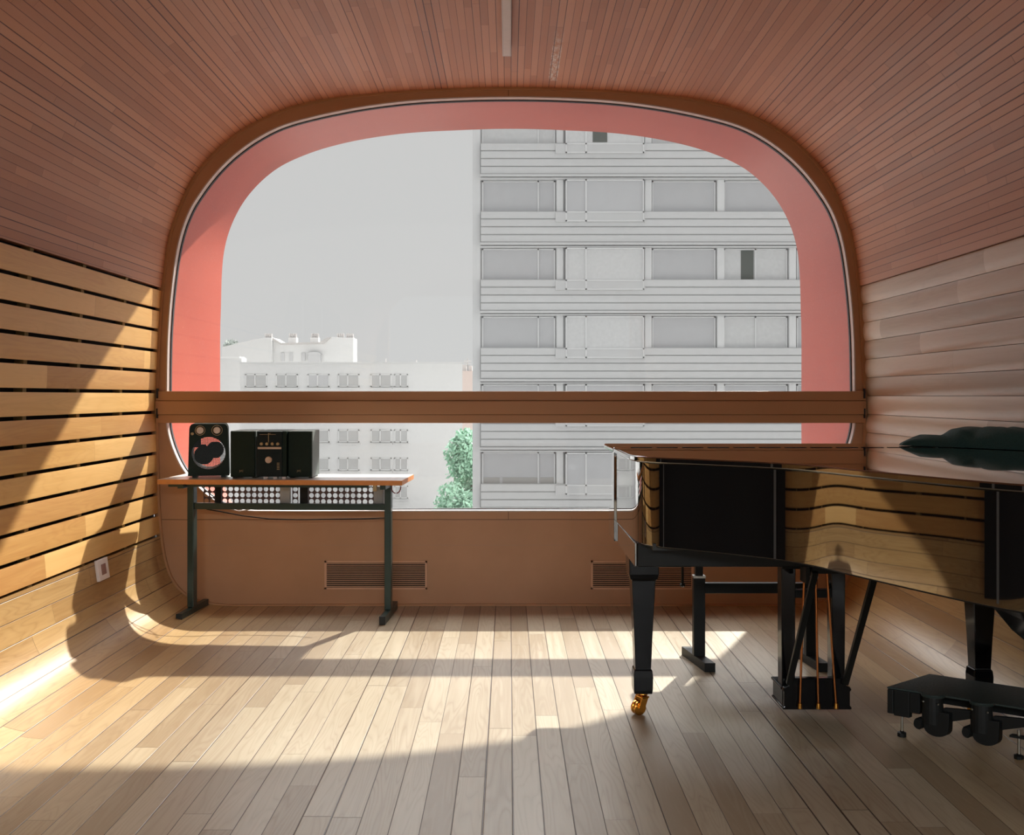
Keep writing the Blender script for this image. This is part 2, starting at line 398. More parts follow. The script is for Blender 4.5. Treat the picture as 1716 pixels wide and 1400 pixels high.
# ------------------------------------------------------------------ window wall
ANG = 420; CZ = 1.30
def closed(Phalf, cx):
    P = catmull(Phalf); L = [(cx+x, z) for x, z in P]; R = [(cx-x, z) for x, z in P[::-1]][1:-1]; return L+R
def polar(poly, cx, n=ANG):
    res = []
    for k in range(n):
        a = 2*PI*k/n; dx, dz = math.cos(a), math.sin(a); best = None
        for (x1,z1),(x2,z2) in zip(poly, poly[1:]+poly[:1]):
            ex, ez = x2-x1, z2-z1; den = dx*ez-dz*ex
            if abs(den) < 1e-12: continue
            t = ((x1-cx)*ez-(z1-CZ)*ex)/den; u = ((x1-cx)*dz-(z1-CZ)*dx)/den
            if t > 0 and -1e-6 <= u <= 1+1e-6 and (best is None or t > best): best = t
        res.append((cx+dx*best, CZ+dz*best))
    return res
PO = polar(closed(OUT, CX), CX); PI_ = polar(closed(INN, CX), CX); PF = polar(closed(FAR, CX1), CX)
def inset(P, d): 
    r = []
    for x, z in P:
        L = math.hypot(x-CX, z-CZ); r.append((x-(x-CX)*d/L, z-(z-CZ)*d/L))
    return r
def ring(mb, A, ya, B, yb, C, yc, D, yd, mi=0):
    """closed ring of four outlines A>B>C>D>A"""
    n = len(A); vs = []
    for P, y in ((A,ya),(B,yb),(C,yc),(D,yd)): vs += [(x,y,z) for x, z in P]
    fs = []
    for q in range(4):
        r = (q+1) % 4
        for i in range(n): j = (i+1) % n; fs.append((q*n+i, q*n+j, r*n+j, r*n+i))
    mb.add(vs, fs, mi)
def panel_mat():
    m, nt, b = base('brown_panel'); g = G(nt)
    tc = nt.nodes.new('ShaderNodeTexCoord'); X, Y, Z = g.sep(tc.outputs['Object'])
    n = g.noise(tc.outputs['Object'], 2.2, 4, .6)
    c = g.ramp(n, [(.3, (.42,.225,.118)), (.7, (.49,.268,.148))])
    wob = g.m('MULTIPLY', g.m('SUBTRACT', g.noise(g.xyz(X, 0, 0), 2.0, 2), .5), .012)
    z2 = g.m('ADD', Z, wob)
    l1 = g.m('LESS_THAN', g.m('ABSOLUTE', g.m('SUBTRACT', z2, .500)), .0022)
    l2 = g.m('LESS_THAN', g.m('ABSOLUTE', g.m('SUBTRACT', z2, .350)), .0012)
    low = g.m('LESS_THAN', Z, .549)
    x1 = g.m('MULTIPLY', g.m('LESS_THAN', g.m('ABSOLUTE', X), .0018), g.m('GREATER_THAN', Z, .5))
    c = g.mix(g.m('MULTIPLY', g.m('MAXIMUM', l1, x1), .75), c, (.05,.018,.008)); c = g.mix(g.m('MULTIPLY', l2, .7), c, (.40,.25,.17))
    nt.links.new(c, b.inputs['Base Color']); b.inputs['Roughness'].default_value = .40; b.inputs['Specular IOR Level'].default_value = .4
    return m
M_panel = panel_mat()
IW = inset(PI_, -.004)
mb = MB(); ring(mb, inset(PO, -.03), YB, IW, YB, IW, YB+.055, inset(PO, -.03), YB+.055); wall_back = struct(mb.build('wall_back', M_panel, smooth=True, sharp=30))
mb = MB(); ring(mb, inset(PI_, -.003), YB-.0015, inset(PI_, .004), YB-.0015, inset(PI_, .008), YB+.05, inset(PI_, -.003), YB+.05); struct(mb.build('trim_1', M_gasket, smooth=True, sharp=30))
mb = MB(); ring(mb, inset(PI_, .004), YB+.033, inset(PI_, .012), YB+.033, inset(PI_, .012), YB+.055, inset(PI_, .004), YB+.055); struct(mb.build('trim_2', M_seal, smooth=True, sharp=30))
# outer bead around the arch, over the ends of the ceiling strips
mb = MB(); ring(mb, inset(PO, -.02), YB-.016, inset(PO, .012), YB-.016, inset(PO, .012), YB+.004, inset(PO, -.02), YB+.004); struct(mb.build('trim_3', M_brown, smooth=True, sharp=30))
# cross beam
zb = [EYE-(y-VY)/S0 for y in (709, 695, 672, 656)]
mb = MB(); xa, xb = CX-2.058, CX+2.058
mb.box(xa, xb, YB-.030, YB+.05, zb[0], zb[1]-.001, 0); mb.box(xa, xb, YB-.038, YB+.05, zb[1]+.001, zb[2]-.001, 0); mb.box(xa, xb, YB-.030, YB+.05, zb[2]+.001, zb[3], 0)
mb.box(xa+.01, xb-.01, YB-.020, YB+.04, zb[1]-.002, zb[1]+.002, 1); mb.box(xa+.01, xb-.01, YB-.020, YB+.04, zb[2]-.002, zb[2]+.002, 1)
struct(mb.build('trim_4', [M_brown, M_brown_dark], bevel=.0025))
mb = MB()
for sx in (-1, 1):
    for z in (1.12, 1.235):
        x = CX+sx*2.047; mb.box(x-.004, x+.004, YB-.041, YB-.02, z-.028, z+.028)
struct(mb.build('trim_5', M_seal))
# panes
def pane(name, keep):
    P = [(x, z) for x, z in inset(PI_, .008) if keep(z)]
    zc = (zb[0]+zb[3])/2
    P.sort(key=lambda p: 0)
    best = 0; n = len(P)
    for i in range(n):
        d = math.dist(P[i], P[(i+1) % n])
        if d > math.dist(P[best], P[(best+1) % n]): best = i
    P = P[best+1:]+P[:best+1]
    P = [(P[0][0], zc+(.002 if P[0][1] > zc else -.002))]+P+[(P[-1][0], zc+(.002 if P[0][1] > zc else -.002))]
    mb = MB(); mb.prism_y(P, YB+.036, YB+.042); return struct(mb.build(name, M_glass))
zc = (zb[0]+zb[3])/2
pane('window_1', lambda z: z > zc+.003); pane('window_2', lambda z: z < zc-.003)
# the red reveal that runs out past the glass
mb = MB(); ring(mb, IW, YB+.056, PF, 6.5, inset(PF, -.22), 6.5, inset(PI_, -.34), YB+.056); struct(mb.build('trim_6', M_red, smooth=True, sharp=30))
# rear wall with its window opening
mb = MB(); R = polar([(CX-1.85,.5),(CX+1.85,.5),(CX+1.85,2.75),(CX-1.85,2.75)], CX)
ring(mb, inset(PO, -.09), Y0, R, Y0, R, Y0-.1, inset(PO, -.09), Y0-.1); struct(mb.build('wall_rear', M_brown))
for i, (x0, x1) in enumerate(((-1.64, -.02), (.05, 1.66))):
    mb = MB(); mb.box(x0, x1, Y0-.06, Y0-.052, .5, 2.75); struct(mb.build('window_%d' % (i+3), M_glass))

# air grilles low on the window wall
def grille(px0, px1, label):
    x0, x1 = (px0-VX)/S0, (px1-VX)/S0; z1, z0 = EYE-(940-VY)/S0, EYE-(988-VY)/S0
    t = thing('air_grille', label, 'vent', ((x0+x1)/2, YB, z0), 0, 'air grilles in the brown panel')
    mb = MB(); e = .012
    for b in ((x0,x1,z0,z0+e),(x0,x1,z1-e,z1),(x0,x0+e,z0,z1),(x1-e,x1,z0,z1)): mb.box(b[0],b[1],YB-.006,YB+.002,b[2],b[3])
    mb.build('frame', M_brown_light, t, bevel=.001)
    mb = MB(); mb.box(x0+e, x1-e, YB-.0008, YB+.002, z0+e, z1-e); mb.build('backing', M_dark, t)
    mb = MB(); n = 12; h = (z1-z0-2*e)/n
    for k in range(n): mb.box(x0+e, x1-e, YB-.005, YB-.0005, z0+e+h*k+h*.30, z0+e+h*k+h*.66)
    mb.build('slats', M_brown_light, t)
grille(544, 716, 'brown slatted air grille low on the window wall behind the school table')
grille(990, 1162, 'brown slatted air grille low on the window wall behind the piano')

# wall socket on the left wall
yw = 4.72; xs = tube_pt(-arc_at_z(.362))[0]
t = thing('wall_socket', 'white plastic wall socket on the lowest boards of the slatted left wall', 'wall socket', (xs, yw, .362))
dx = tube_pt(-arc_at_z(.41))[0]-tube_pt(-arc_at_z(.31))[0]
Mw = Matrix.Translation((xs, yw, .362)) @ Matrix.Rotation(math.atan2(-dx, .1)*-1, 4, 'Y') 
mb = MB(); mb.box(.000, .016, -.060, .060, -.052, .052, M=Mw); mb.build('cover_plate', M_white, t, bevel=.003)
mb = MB(); mb.box(.014, .018, -.026, .026, -.026, .026, M=Mw); mb.build('socket_insert', M_slot, t, bevel=.002)

# dark doorway on the left wall nearer than the picture's edge: it shows only as a reflection in the piano
mb = MB(); mb.box(-2.10, -1.94, .2, 2.62, .03, 2.15); dr = struct(mb.build('door_1', M_dark, bevel=.003))
for y_ in (1.30, 2.22):
    mb = MB(); mb.box(-1.9405, -1.925, y_, y_+.075, .03, 2.15); mb.build('door_frame', M_bracket, dr)

# ceiling light
zc_ = tube_pt(LMAX)[1]
t = thing('linear_ceiling_light', 'slim grey metal strip light running along the middle of the ceiling', 'ceiling light', (-.008, 2.7, zc_))
mb = MB(); mb.box(-.031, .014, .5, 4.92, zc_-.045, zc_+.0005); mb.build('housing', M_alu, t, bevel=.002)
mb = MB(); mb.box(-.025, .008, .52, 4.90, zc_-.048, zc_-.044); mb.build('diffuser', M_diff, t)

# ------------------------------------------------------------------ school table by the window
TR = math.atan2(-.072, 1.327); TL = Matrix.Translation((-1.892, 5.145, 0)) @ Matrix.Rotation(TR, 4, 'Z')
tb = thing('school_table', 'narrow grey topped school table on dark green T-legs under the window', 'table', (-1.892, 5.145, 0), TR)
TW, TD, TZ = 1.329, .405, .770
def P_(mb, name, m, parent, **k): return mb.build(name, m, parent, world=False, **k)
mb = MB(); mb.box(.004, TW-.004, .004, TD, TZ-.024, TZ); P_(mb, 'tabletop', M_laminate, tb)
mb = MB(); mb.box(0, TW, 0, .0045, TZ-.026, TZ-.0005); mb.box(0, .0045, .0045, TD, TZ-.026, TZ-.0005); mb.box(TW-.0045, TW, .0045, TD, TZ-.026, TZ-.0005)
P_(mb, 'wood_edging', M_edge, tb)
for x in (.118, 1.222):
    mb = MB(); mb.box(x-.018, x+.018, .16, .215, .045, TZ-.026); lg = P_(mb, 'leg', M_green, tb, bevel=.003)
    mb = MB(); mb.box(x-.016, x+.016, .004, .395, 0, .045); ft = P_(mb, 'foot', M_green, tb, bevel=.003)
    mb = MB(); mb.box(x-.0165, x+.0165, .0, .006, .001, .046); P_(mb, 'end_cap', M_blackmatt, ft, bevel=.002)
    mb = MB(); mb.box(x-.015, x+.015, .02, .38, TZ-.050, TZ-.0265); P_(mb, 'top_bearer', M_green, tb)
mb = MB(); mb.box(.136, 1.204, .17, .205, .590, .625); P_(mb, 'crossbar', M_green, tb, bevel=.002)
mb = MB(); mb.box(.035, 1.135, .06, .09, TZ-.045, TZ-.0262); P_(mb, 'front_rail', M_green, tb)
mb = MB(); mb.box(1.165, 1.185, .035, .06, TZ-.062, TZ-.0262); P_(mb, 'rail_knob', M_gold, tb, bevel=.002)
def perforated(x0, cols, rows=3, p=.0336, r=.0136, z1=.7135, y=.245):
    mb = MB(); K = 16
    for c in range(cols):
        for q in range(rows):
            cx, cz = x0+p*(c+.5), z1-p*(q+.5)
            for yy in (y, y+.002):
                vs = []
                for i in range(K):
                    a = 2*PI*(i+.5)/K; vs.append((cx+r*math.cos(a), yy, cz+r*math.sin(a)))
                for i in range(K):
                    a = 2*PI*(i+.5)/K; c_, s_ = math.cos(a), math.sin(a); m_ = max(abs(c_), abs(s_)); vs.append((cx+p/2*c_/m_, yy, cz+p/2*s_/m_))
                mb.add(vs, [(i, (i+1) % K, K+(i+1) % K, K+i) for i in range(K)])
                fs = []
                for k in range(4):                                   # corner triangles
                    i = (1+4*k) % K
                cr = [(p/2,p/2),(-p/2,p/2),(-p/2,-p/2),(p/2,-p/2)]
                for k, (ex, ez) in enumerate(cr):
                    i1 = 1+4*k; i2 = i1+1
                    a1, a2 = 2*PI*(i1+.5)/K, 2*PI*(i2+.5)/K
                    pts = []
                    for a in (a1, a2):
                        c_, s_ = math.cos(a), math.sin(a); m_ = max(abs(c_), abs(s_)); pts.append((cx+p/2*c_/m_, yy, cz+p/2*s_/m_))
                    mb.add([pts[0], (cx+ex, yy, cz+ez), pts[1]], [(0,1,2)])
    return mb
for x0, n in ((.161, 2), (.266, 10), (.668, 1), (.760, 11)):
    P_(perforated(x0, n), 'perforated_panel', M_perf, tb)
for a_, b_ in ((.230,.264),(.712,.758)):
    mb = MB(); mb.box(a_, b_, .24, .26, .613, .716); P_(mb, 'panel_post', M_satin, tb)
for x in (.606, 1.134):
    mb = MB(); mb.box(x, x+.056, .215, .24, .612, .716); P_(mb, 'tray_bracket', M_bracket, tb, bevel=.002)
# cable hook on the right end
t = thing('cable_loop', 'small maroon cable loop hanging under the right end of the school table', 'cable', (-.62, 5.25, .745))
pts = []
for k in range(15):
    a = PI*k/14; pts.append((-.618-.025*math.cos(a)*1.0, 5.25, .715-.030*math.sin(a)))
mb = MB(); mb.tube([(pts[0][0], 5.25, .7455)]+pts+[(pts[-1][0]+.002, 5.25, .722)], .0032, 8); mb.build('cord', M_redcable, t, smooth=True)
def sag(p0, p1, d, n=16):
    p0, p1 = Vector(p0), Vector(p1); return [tuple(p0.lerp(p1, k/n)-Vector((0,0,d*4*(k/n)*(1-k/n)))) for k in range(n+1)]
mb = MB(); pa = [(-1.69,5.345,.586),(-1.62,5.36,.572),(-1.50,5.38,.545),(-1.36,5.42,.522),(-1.2,5.44,.515),(-1.0,5.44,.518),(-.8,5.43,.522),(-.70,5.40,.53)]
mb.tube(pa, .0032, 8); tag(mb.build('power_cable', M_cable, smooth=True), 'thin black cable sagging below the crossbar of the school table', 'cable')
mb = MB(); mb.tube([(-1.62,5.39,.60),(-1.58,5.41,.58),(-1.53,5.43,.565),(-1.47,5.43,.575),(-1.43,5.41,.60)], .003, 8)
tag(mb.build('power_cable', M_white, smooth=True), 'short white cable looped under the left half of the school table', 'cable')

# ------------------------------------------------------------------ keyboard monitor speaker
def tpt(x, y): return TL @ Vector((x, y, 0))
def lc(px, y): return (px-VX)*y/F                                     # world x seen at pixel column px at depth y
def lz(py, y): return EYE-(py-VY)*y/F
SY = 5.24
x0, x1 = lc(316.5, SY), lc(383, SY); zt = lz(710.5, SY); SD = .20
t = thing('monitor_speaker', 'black upright monitor speaker with two silver dials and round see-through mesh', 'speaker', ((x0+x1)/2, SY, TZ), 0)
mb = MB(); xm = (x0+x1)/2; hw = (x1-x0)/2
prof = [(xm-hw, TZ+.012), (xm+hw, TZ+.012), (xm+hw*.93, zt-.02), (xm+hw*.86, zt-.005), (xm+hw*.76, zt), (xm-hw*.76, zt), (xm-hw*.86, zt-.005), (xm-hw*.93, zt-.02)]
gc = (lc(349.6, SY), lz(759.7, SY)); k_ = SY/F/6.6
def ray_poly(poly, cx, cz, n):
    res = []
    for k in range(n):
        a = 2*PI*k/n; dx, dz = math.cos(a), math.sin(a); best = 0
        for (x1,z1),(x2,z2) in zip(poly, poly[1:]+poly[:1]):
            ex, ez = x2-x1, z2-z1; den = dx*ez-dz*ex
            if abs(den) < 1e-12: continue
            t_ = ((x1-cx)*ez-(z1-cz)*ex)/den; u_ = ((x1-cx)*dz-(z1-cz)*dx)/den
            if t_ > 0 and -1e-6 <= u_ <= 1+1e-6: best = max(best, t_)
        res.append((cx+dx*best, cz+dz*best))
    return res
NP = 96; OP = ray_poly(prof, gc[0], gc[1], NP); RH = 177*k_
HP = [(gc[0]+RH*math.cos(2*PI*i/NP), gc[1]+RH*math.sin(2*PI*i/NP)) for i in range(NP)]
mb = MB(); ring(mb, OP, SY, HP, SY, HP, SY+SD, OP, SY+SD); mb.build('cabinet', M_hifi, t, smooth=True, sharp=30)
for sx in (-1, 1):
    for sy in (.03, .17):
        mb = MB(); mb.box(xm+sx*hw*.7-.012, xm+sx*hw*.7+.012, SY+sy-.012, SY+sy+.012, TZ+.0005, TZ+.013); mb.build('rubber_foot', M_blackmatt, t)
def dial(px, py, r, y, m=M_silver, parent=None, name='dial', ringr=None):
    c = Matrix.Translation((lc(px, y), y, lz(py, y))) @ Matrix.Rotation(PI/2, 4, 'X')
    mb = MB(); mb.lathe([(r*1.0, -.001), (r, .008), (r*.86, .011), (r*.55, .0105), (0.0005, .010)], 28, M=c)
    o = mb.build(name, m, parent, smooth=True)
    if ringr:
        mb = MB(); n = 40; A = [(ringr*math.cos(2*PI*i/n), ringr*math.sin(2*PI*i/n)) for i in range(n)]; B = [(p[0]*.90, p[1]*.90) for p in A]
        vs = [(a, b, 0) for a, b in A]+[(a, b, 0) for a, b in B]+[(a, b, .0015) for a, b in A]+[(a, b, .0015) for a, b in B]
        fs = []
        for i in range(n):
            j = (i+1) % n; fs += [(2*n+i, 2*n+j, 3*n+j, 3*n+i), (i, j, 2*n+j, 2*n+i), (n+j, n+i, 3*n+i, 3*n+j)]
        mb.add(vs, fs, M=c); mb.build('scale_ring', M_gold, o, smooth=False)
    return o
dial(336, 721.5, .0195, SY, parent=t, ringr=.027); dial(363, 721.5, .0195, SY, parent=t, ringr=.029); dial(323.7, 727, .008, SY, M_gold, t, name='small_button')
# round wire mesh, open to the light behind, with the dark driver inside it
mb = MB(); cell = 5.5
for i in range(-34, 35):
    for j in range(-34, 35):
        X, Z = i*cell, j*cell; r = math.hypot(X, Z)
        if r > 180: continue
        dark = math.hypot(X-68, Z-34) < 92 or math.hypot(X+50, Z+22) < 104 or (X < -28 and 66 < Z < 96) or (X < -84 and Z > 62)
        if not dark: continue
        e = cell*.5
        mb.box(gc[0]+(X-e)*k_, gc[0]+(X+e)*k_, SY+.010, SY+.030, gc[1]+(Z-e)*k_, gc[1]+(Z+e)*k_)
mb.build('driver', M_hifi2, t)
mb = MB()
for q in range(-12, 13):
    a_ = q*13.5
    if abs(a_) < 174:
        l = math.sqrt(176**2-a_**2); e = 2.4
        mb.box(gc[0]+(a_-e)*k_, gc[0]+(a_+e)*k_, SY+.002, SY+.004, gc[1]-l*k_, gc[1]+l*k_)
        mb.box(gc[0]-l*k_, gc[0]+l*k_, SY+.0015, SY+.0035, gc[1]+(a_-e)*k_, gc[1]+(a_+e)*k_)
mb.build('mesh_grille', M_hifi2, t)
t.rotation_euler = (0, 0, math.radians(15))

# ------------------------------------------------------------------ micro hi-fi: two speakers and the player
def text_part(s, x, y, z, h, m, parent, name='lettering', al='CENTER'):
    cu = bpy.data.curves.new('t', 'FONT'); cu.body = s; cu.size = h; cu.extrude = .0006; cu.align_x = al; cu.resolution_u = 2
    o = bpy.data.objects.new('t', cu); COL.objects.link(o); bpy.context.view_layer.update()
    me = bpy.data.meshes.new_from_object(o.evaluated_get(bpy.context.evaluated_depsgraph_get())); bpy.data.objects.remove(o)
    me.materials.clear(); me.materials.append(m)
    M = Matrix.Translation((x, y, z)) @ Matrix.Rotation(PI/2, 4, 'X'); me.transform(M)
    off = Vector((0,0,0)); q = parent
    while q is not None: off += q.location; q = q.parent
    me.transform(Matrix.Translation(-off)); r = bpy.data.objects.new(name, me); COL.objects.link(r); r.parent = parent; return r
HY = 5.20
def hifi_speaker(px0, px1, label, logo_px, side=True):
    x0, x1 = lc(px0, HY), lc(px1, HY); z1 = lz(722.5, HY)
    t = thing('hifi_speaker', label, 'speaker', ((x0+x1)/2, HY+.11, TZ), 0, 'hi-fi speakers beside the player')
    mb = MB(); mb.box(x0, x1, HY+.012, HY+.20, TZ+.008, z1); mb.build('cabinet', M_hifi_side, t, bevel=.002)
    mb = MB(); mb.box(x0+.001, x1-.002, HY, HY+.0125, TZ+.010, z1-.001); gq = mb.build('speaker_grille', M_hifi, t, bevel=.005)
    text_part('JVC', lc(logo_px, HY), HY, lz(791, HY), .014, M_gold, t)
    for xx in (x0+.015, x1-.015):
        mb = MB(); mb.box(xx-.01, xx+.01, HY+.03, HY+.18, TZ+.0005, TZ+.0085); mb.build('rubber_foot', M_blackmatt, t)
hifi_speaker(385.5, 428, 'black hi-fi speaker left of the player, next to the monitor speaker', 404.5)
hifi_speaker(482, 523, 'black hi-fi speaker at the right end of the stereo set on the table', 501)
PY = 5.17; x0, x1 = lc(430.5, PY), lc(479.5, PY); z1 = lz(722.8, PY)
t = thing('hifi_player', 'narrow black micro hi-fi player with silver knob between two speakers', 'stereo', ((x0+x1)/2, PY+.12, TZ))
mb = MB(); mb.box(x0, x1, PY+.01, PY+.24, TZ+.012, z1); mb.build('body', M_hifi, t, bevel=.002)
mb = MB(); mb.box(x0, lc(472.5, PY), PY, PY+.0105, TZ+.014, z1-.001); mb.build('front_panel', M_hifi2, t, bevel=.002)
mb = MB(); mb.box(lc(432, PY), lc(471.5, PY), PY-.003, PY+.001, lz(753, PY), lz(749.5, PY)); mb.build('silver_strip', M_silver, t)
dial(450.5, 771, .0185, PY, parent=t, name='volume_knob')
for px in (438.5, 447.6, 456.8, 465.8):
    dial(px, 744.2, .0085, PY, M_gold, t, name='round_button')
mb = MB(); mb.box(lc(449.5, PY), lc(450.5, PY), PY-.001, PY+.001, lz(742, PY), lz(727, PY)); mb.box(lc(435, PY), lc(462, PY), PY-.001, PY+.001, lz(728.8, PY), lz(728.2, PY)); mb.build('display_lines', M_gold, t)
mb = MB()
for k in range(5):
    mb.box(lc(464, PY), lc(468.5, PY), PY-.001, PY+.001, lz(777+k*2.6, PY), lz(776+k*2.6, PY))
mb.build('side_marks', M_gold, t)
text_part('JVC', lc(451.5, PY), PY, lz(728, PY), .010, M_gold, t)
for px in (444, 460, 475):
    mb = MB(); mb.box(lc(px-3.2, PY), lc(px+3.2, PY), PY+.012, PY+.05, TZ+.0005, TZ+.0125); mb.build('foot', M_white, t)

# ------------------------------------------------------------------ grand piano (keyboard end towards the window, tail towards the camera)
ZR0, ZR1 = .698, .988
rimpts = [(.447,4.02),(.449,3.80),(.452,3.52),(.455,3.42),(.466,3.35),(.503,3.295),(.606,3.232),(.751,3.125),(.857,3.040),(.940,2.925),(1.000,2.775),(1.075,2.605),(1.130,2.485),(1.178,2.385),
          (1.235,2.295),(1.33,2.20),(1.47,2.13),(1.62,2.11),(1.78,2.15),(1.90,2.25),(1.965,2.42),(1.985,2.62),(1.985,3.2),(1.985,4.02)]
def smooth_open(P, step=.03):
    out = []
    for k in range(len(P)-1):
        p0 = P[max(k-1,0)]; p1 = P[k]; p2 = P[k+1]; p3 = P[min(k+2, len(P)-1)]
        m = max(1, int(math.dist(p1, p2)/step))
        for i in range(m):
            t = i/m
            def cr(a,b,c,d): return .5*((2*b)+(-a+c)*t+(2*a-5*b+4*c-d)*t*t+(-a+3*b-3*c+d)*t*t*t)
            out.append((cr(p0[0],p1[0],p2[0],p3[0]), cr(p0[1],p1[1],p2[1],p3[1])))
    out.append(P[-1]); return out
RIM = smooth_open(rimpts, .02)
def relax(P, it=12):
    for _ in range(it): P = [P[0]]+[tuple(.25*P[i-1][j]+.5*P[i][j]+.25*P[i+1][j] for j in (0,1)) for i in range(1, len(P)-1)]+[P[-1]]
    return P
RIM = relax(RIM, 14)
def offset_poly(P, d):                                              # open polyline; + d pushes to the outside (left of travel here)
    r = []
    for i in range(len(P)):
        a, b = P[max(i-1,0)], P[min(i+1,len(P)-1)]; tx, ty = b[0]-a[0], b[1]-a[1]; L = math.hypot(tx, ty)
        r.append((P[i][0]+ty/L*d, P[i][1]-tx/L*d))
    return r
# travel goes from keyboard end (treble) towards the camera, round the tail and back: outside is to the right of travel
def outw(P, d): return offset_poly(P, -(-d)) if False else offset_poly(P, d)
test = outw([(0.452,4.14),(0.452,3.5)], .1)
SGN = 1 if test[0][0] < .452 else -1
def OUTP(d): return offset_poly(RIM, SGN*d)
pn = thing('grand_piano', 'black lacquered grand piano standing on brass castors right of the table', 'piano', (1.22, 3.3, 0))
A, B = RIM, OUTP(-.035)
mb = MB(); n = len(A); vs = [(x,y,ZR0) for x,y in A]+[(x,y,ZR1) for x,y in A]+[(x,y,ZR1) for x,y in B]+[(x,y,ZR0) for x,y in B]; fs = []
for i in range(n-1):
    for q in range(4): r = (q+1) % 4; fs.append((q*n+i, q*n+i+1, r*n+i+1, r*n+i))
fs += [(0,n,2*n,3*n), (n-1,4*n-1,3*n-1,2*n-1)]; mb.add(vs, fs)
case = mb.build('case', M_lacquer, pn, smooth=True, bevel=.003, sharp=50)
mb = MB(); mb.prism(OUTP(-.03)[::1], ZR0+.012, ZR0+.03); mb.build('soundboard', M_blackmatt, pn)
mb = MB(); mb.box(.500,1.93, 3.30, 4.00, ZR0-.012, ZR0+.011)
poly = OUTP(-.06); mb.build('underside_frame', M_blackmatt, pn)
# bottom edge bead along the rim
mb = MB(); mb.tube([(x, y, ZR0+.001) for x, y in OUTP(-.004)], .0035, 6); mb.build('lower_bead', M_satin, pn, smooth=True)
# key bed
mb = MB(); mb.box(.458, 1.955, 3.392, 4.19, .612, ZR0-.0005); mb.build('key_bed', M_satin, pn, bevel=.004)
# cheeks (arms) beside the keyboard: scrolled profile in the y-z plane
arm = [(3.99,ZR0),(3.99,.985),(4.045,.985),(4.048,.95),(4.050,.86),(4.054,.80),(4.070,.768),(4.11,.750),(4.16,.742),(4.188,.720),(4.20,.68),(4.20,.64),(4.188,.613),(4.15,.613),(3.99,.613)]
for xx in (.441, 1.94):
    mb = MB(); M_ = Matrix(((0,0,1,0),(1,0,0,0),(0,1,0,0),(0,0,0,1)))
    mb.prism(arm, xx, xx+.05, M=M_); mb.build('cheek', M_lacquer, pn, bevel=.0015)
mb = MB(); mb.box(.50, 1.94, 4.03, 4.05, .70, .985); fb = mb.build('fallboard', M_lacquer, pn, bevel=.003)
mb = MB(); mb.box(.50, 1.94, 4.14, 4.185, .6985, .730); mb.build('key_slip', M_lacquer, pn, bevel=.003)
# lid
LO = OUTP(.020)
mb = MB(); front = [(.428,3.903),(.424,4.235),(2.004,4.235),(2.004,3.903)]
main = [(x, min(y, 3.897)) for x, y in LO if y <= 3.897]
main = [(LO[0][0], 3.897)]+main+[(LO[-1][0], 3.897)]
mb.prism(main, .9895, 1.0095); lid = mb.build('lid', M_lacquer, pn, bevel=.006, smooth=True, sharp=50)
mb = MB(); mb.prism(front, .9895, 1.0095); mb.build('lid_front_flap', M_lacquer, pn, bevel=.006)
mb = MB()
for k in range(14): mb.box(.50+.105*k, .50+.105*k+.085, 3.890, 3.910, 1.0098, 1.0115)
mb.build('lid_hinge', M_leg, pn)
mb = MB(); mb.box(.4495, .4575, 3.40, 3.989, .6125, .6975); mb.build('side_panel', M_lacquer, pn, bevel=.002)
def leg(x, y, name='leg', z1=.612, ang=.5):
    mb = MB(); secs = [(.085,.034),(.100,.036),(.150,.037),(.175,.0345),(.178,.030),(.30,.0345),(.52,.0450),(.525,.051),(.545,.056),(z1-.012,.057),(z1,.057)]
    rings = [[(x+a*w_, y+b*w_, z) for a, b in ((-1,-1),(1,-1),(1,1),(-1,1))] for z, w_ in secs]
    mb.loft(rings); lg = mb.build(name, M_leg, pn, bevel=.004)
    # castor
    ca = Matrix.Translation((x, y, 0)) @ Matrix.Rotation(ang, 4, 'Z')
    mb = MB(); mb.lathe([(.022,.085),(.024,.078),(.016,.070),(.016,.066)], 20, M=ca)
    for s in (-1, 1):
        mb.add([(-.032, s*.019-.003, .030),(-.004, s*.019-.003, .022),(.016, s*.019-.003, .070),(-.014, s*.019-.003, .072),
                (-.032, s*.019+.003, .030),(-.004, s*.019+.003, .022),(.016, s*.019+.003, .070),(-.014, s*.019+.003, .072)],
               [(0,1,2,3),(7,6,5,4),(0,4,5,1),(1,5,6,2),(2,6,7,3),(3,7,4,0)], M=ca)
    mb.box(-.016, .018, -.022, .022, .064, .070, M=ca)
    cs = mb.build('caster', M_brass, lg, bevel=.0012)
    for s in (-1, 1):
        cw = ca @ Matrix.Translation((-.018, s*.0085, .027)) @ Matrix.Rotation(PI/2, 4, 'X')
        mb = MB(); mb.lathe([(.010,-.007),(.024,-.007),(.027,-.004),(.027,.004),(.024,.007),(.010,.007)], 28, M=cw); mb.build('wheel', M_brass, lg, smooth=True, sharp=35)
    return lg
leg(.5085+.005, 3.665); leg(1.808, 3.665, ang=-.3)
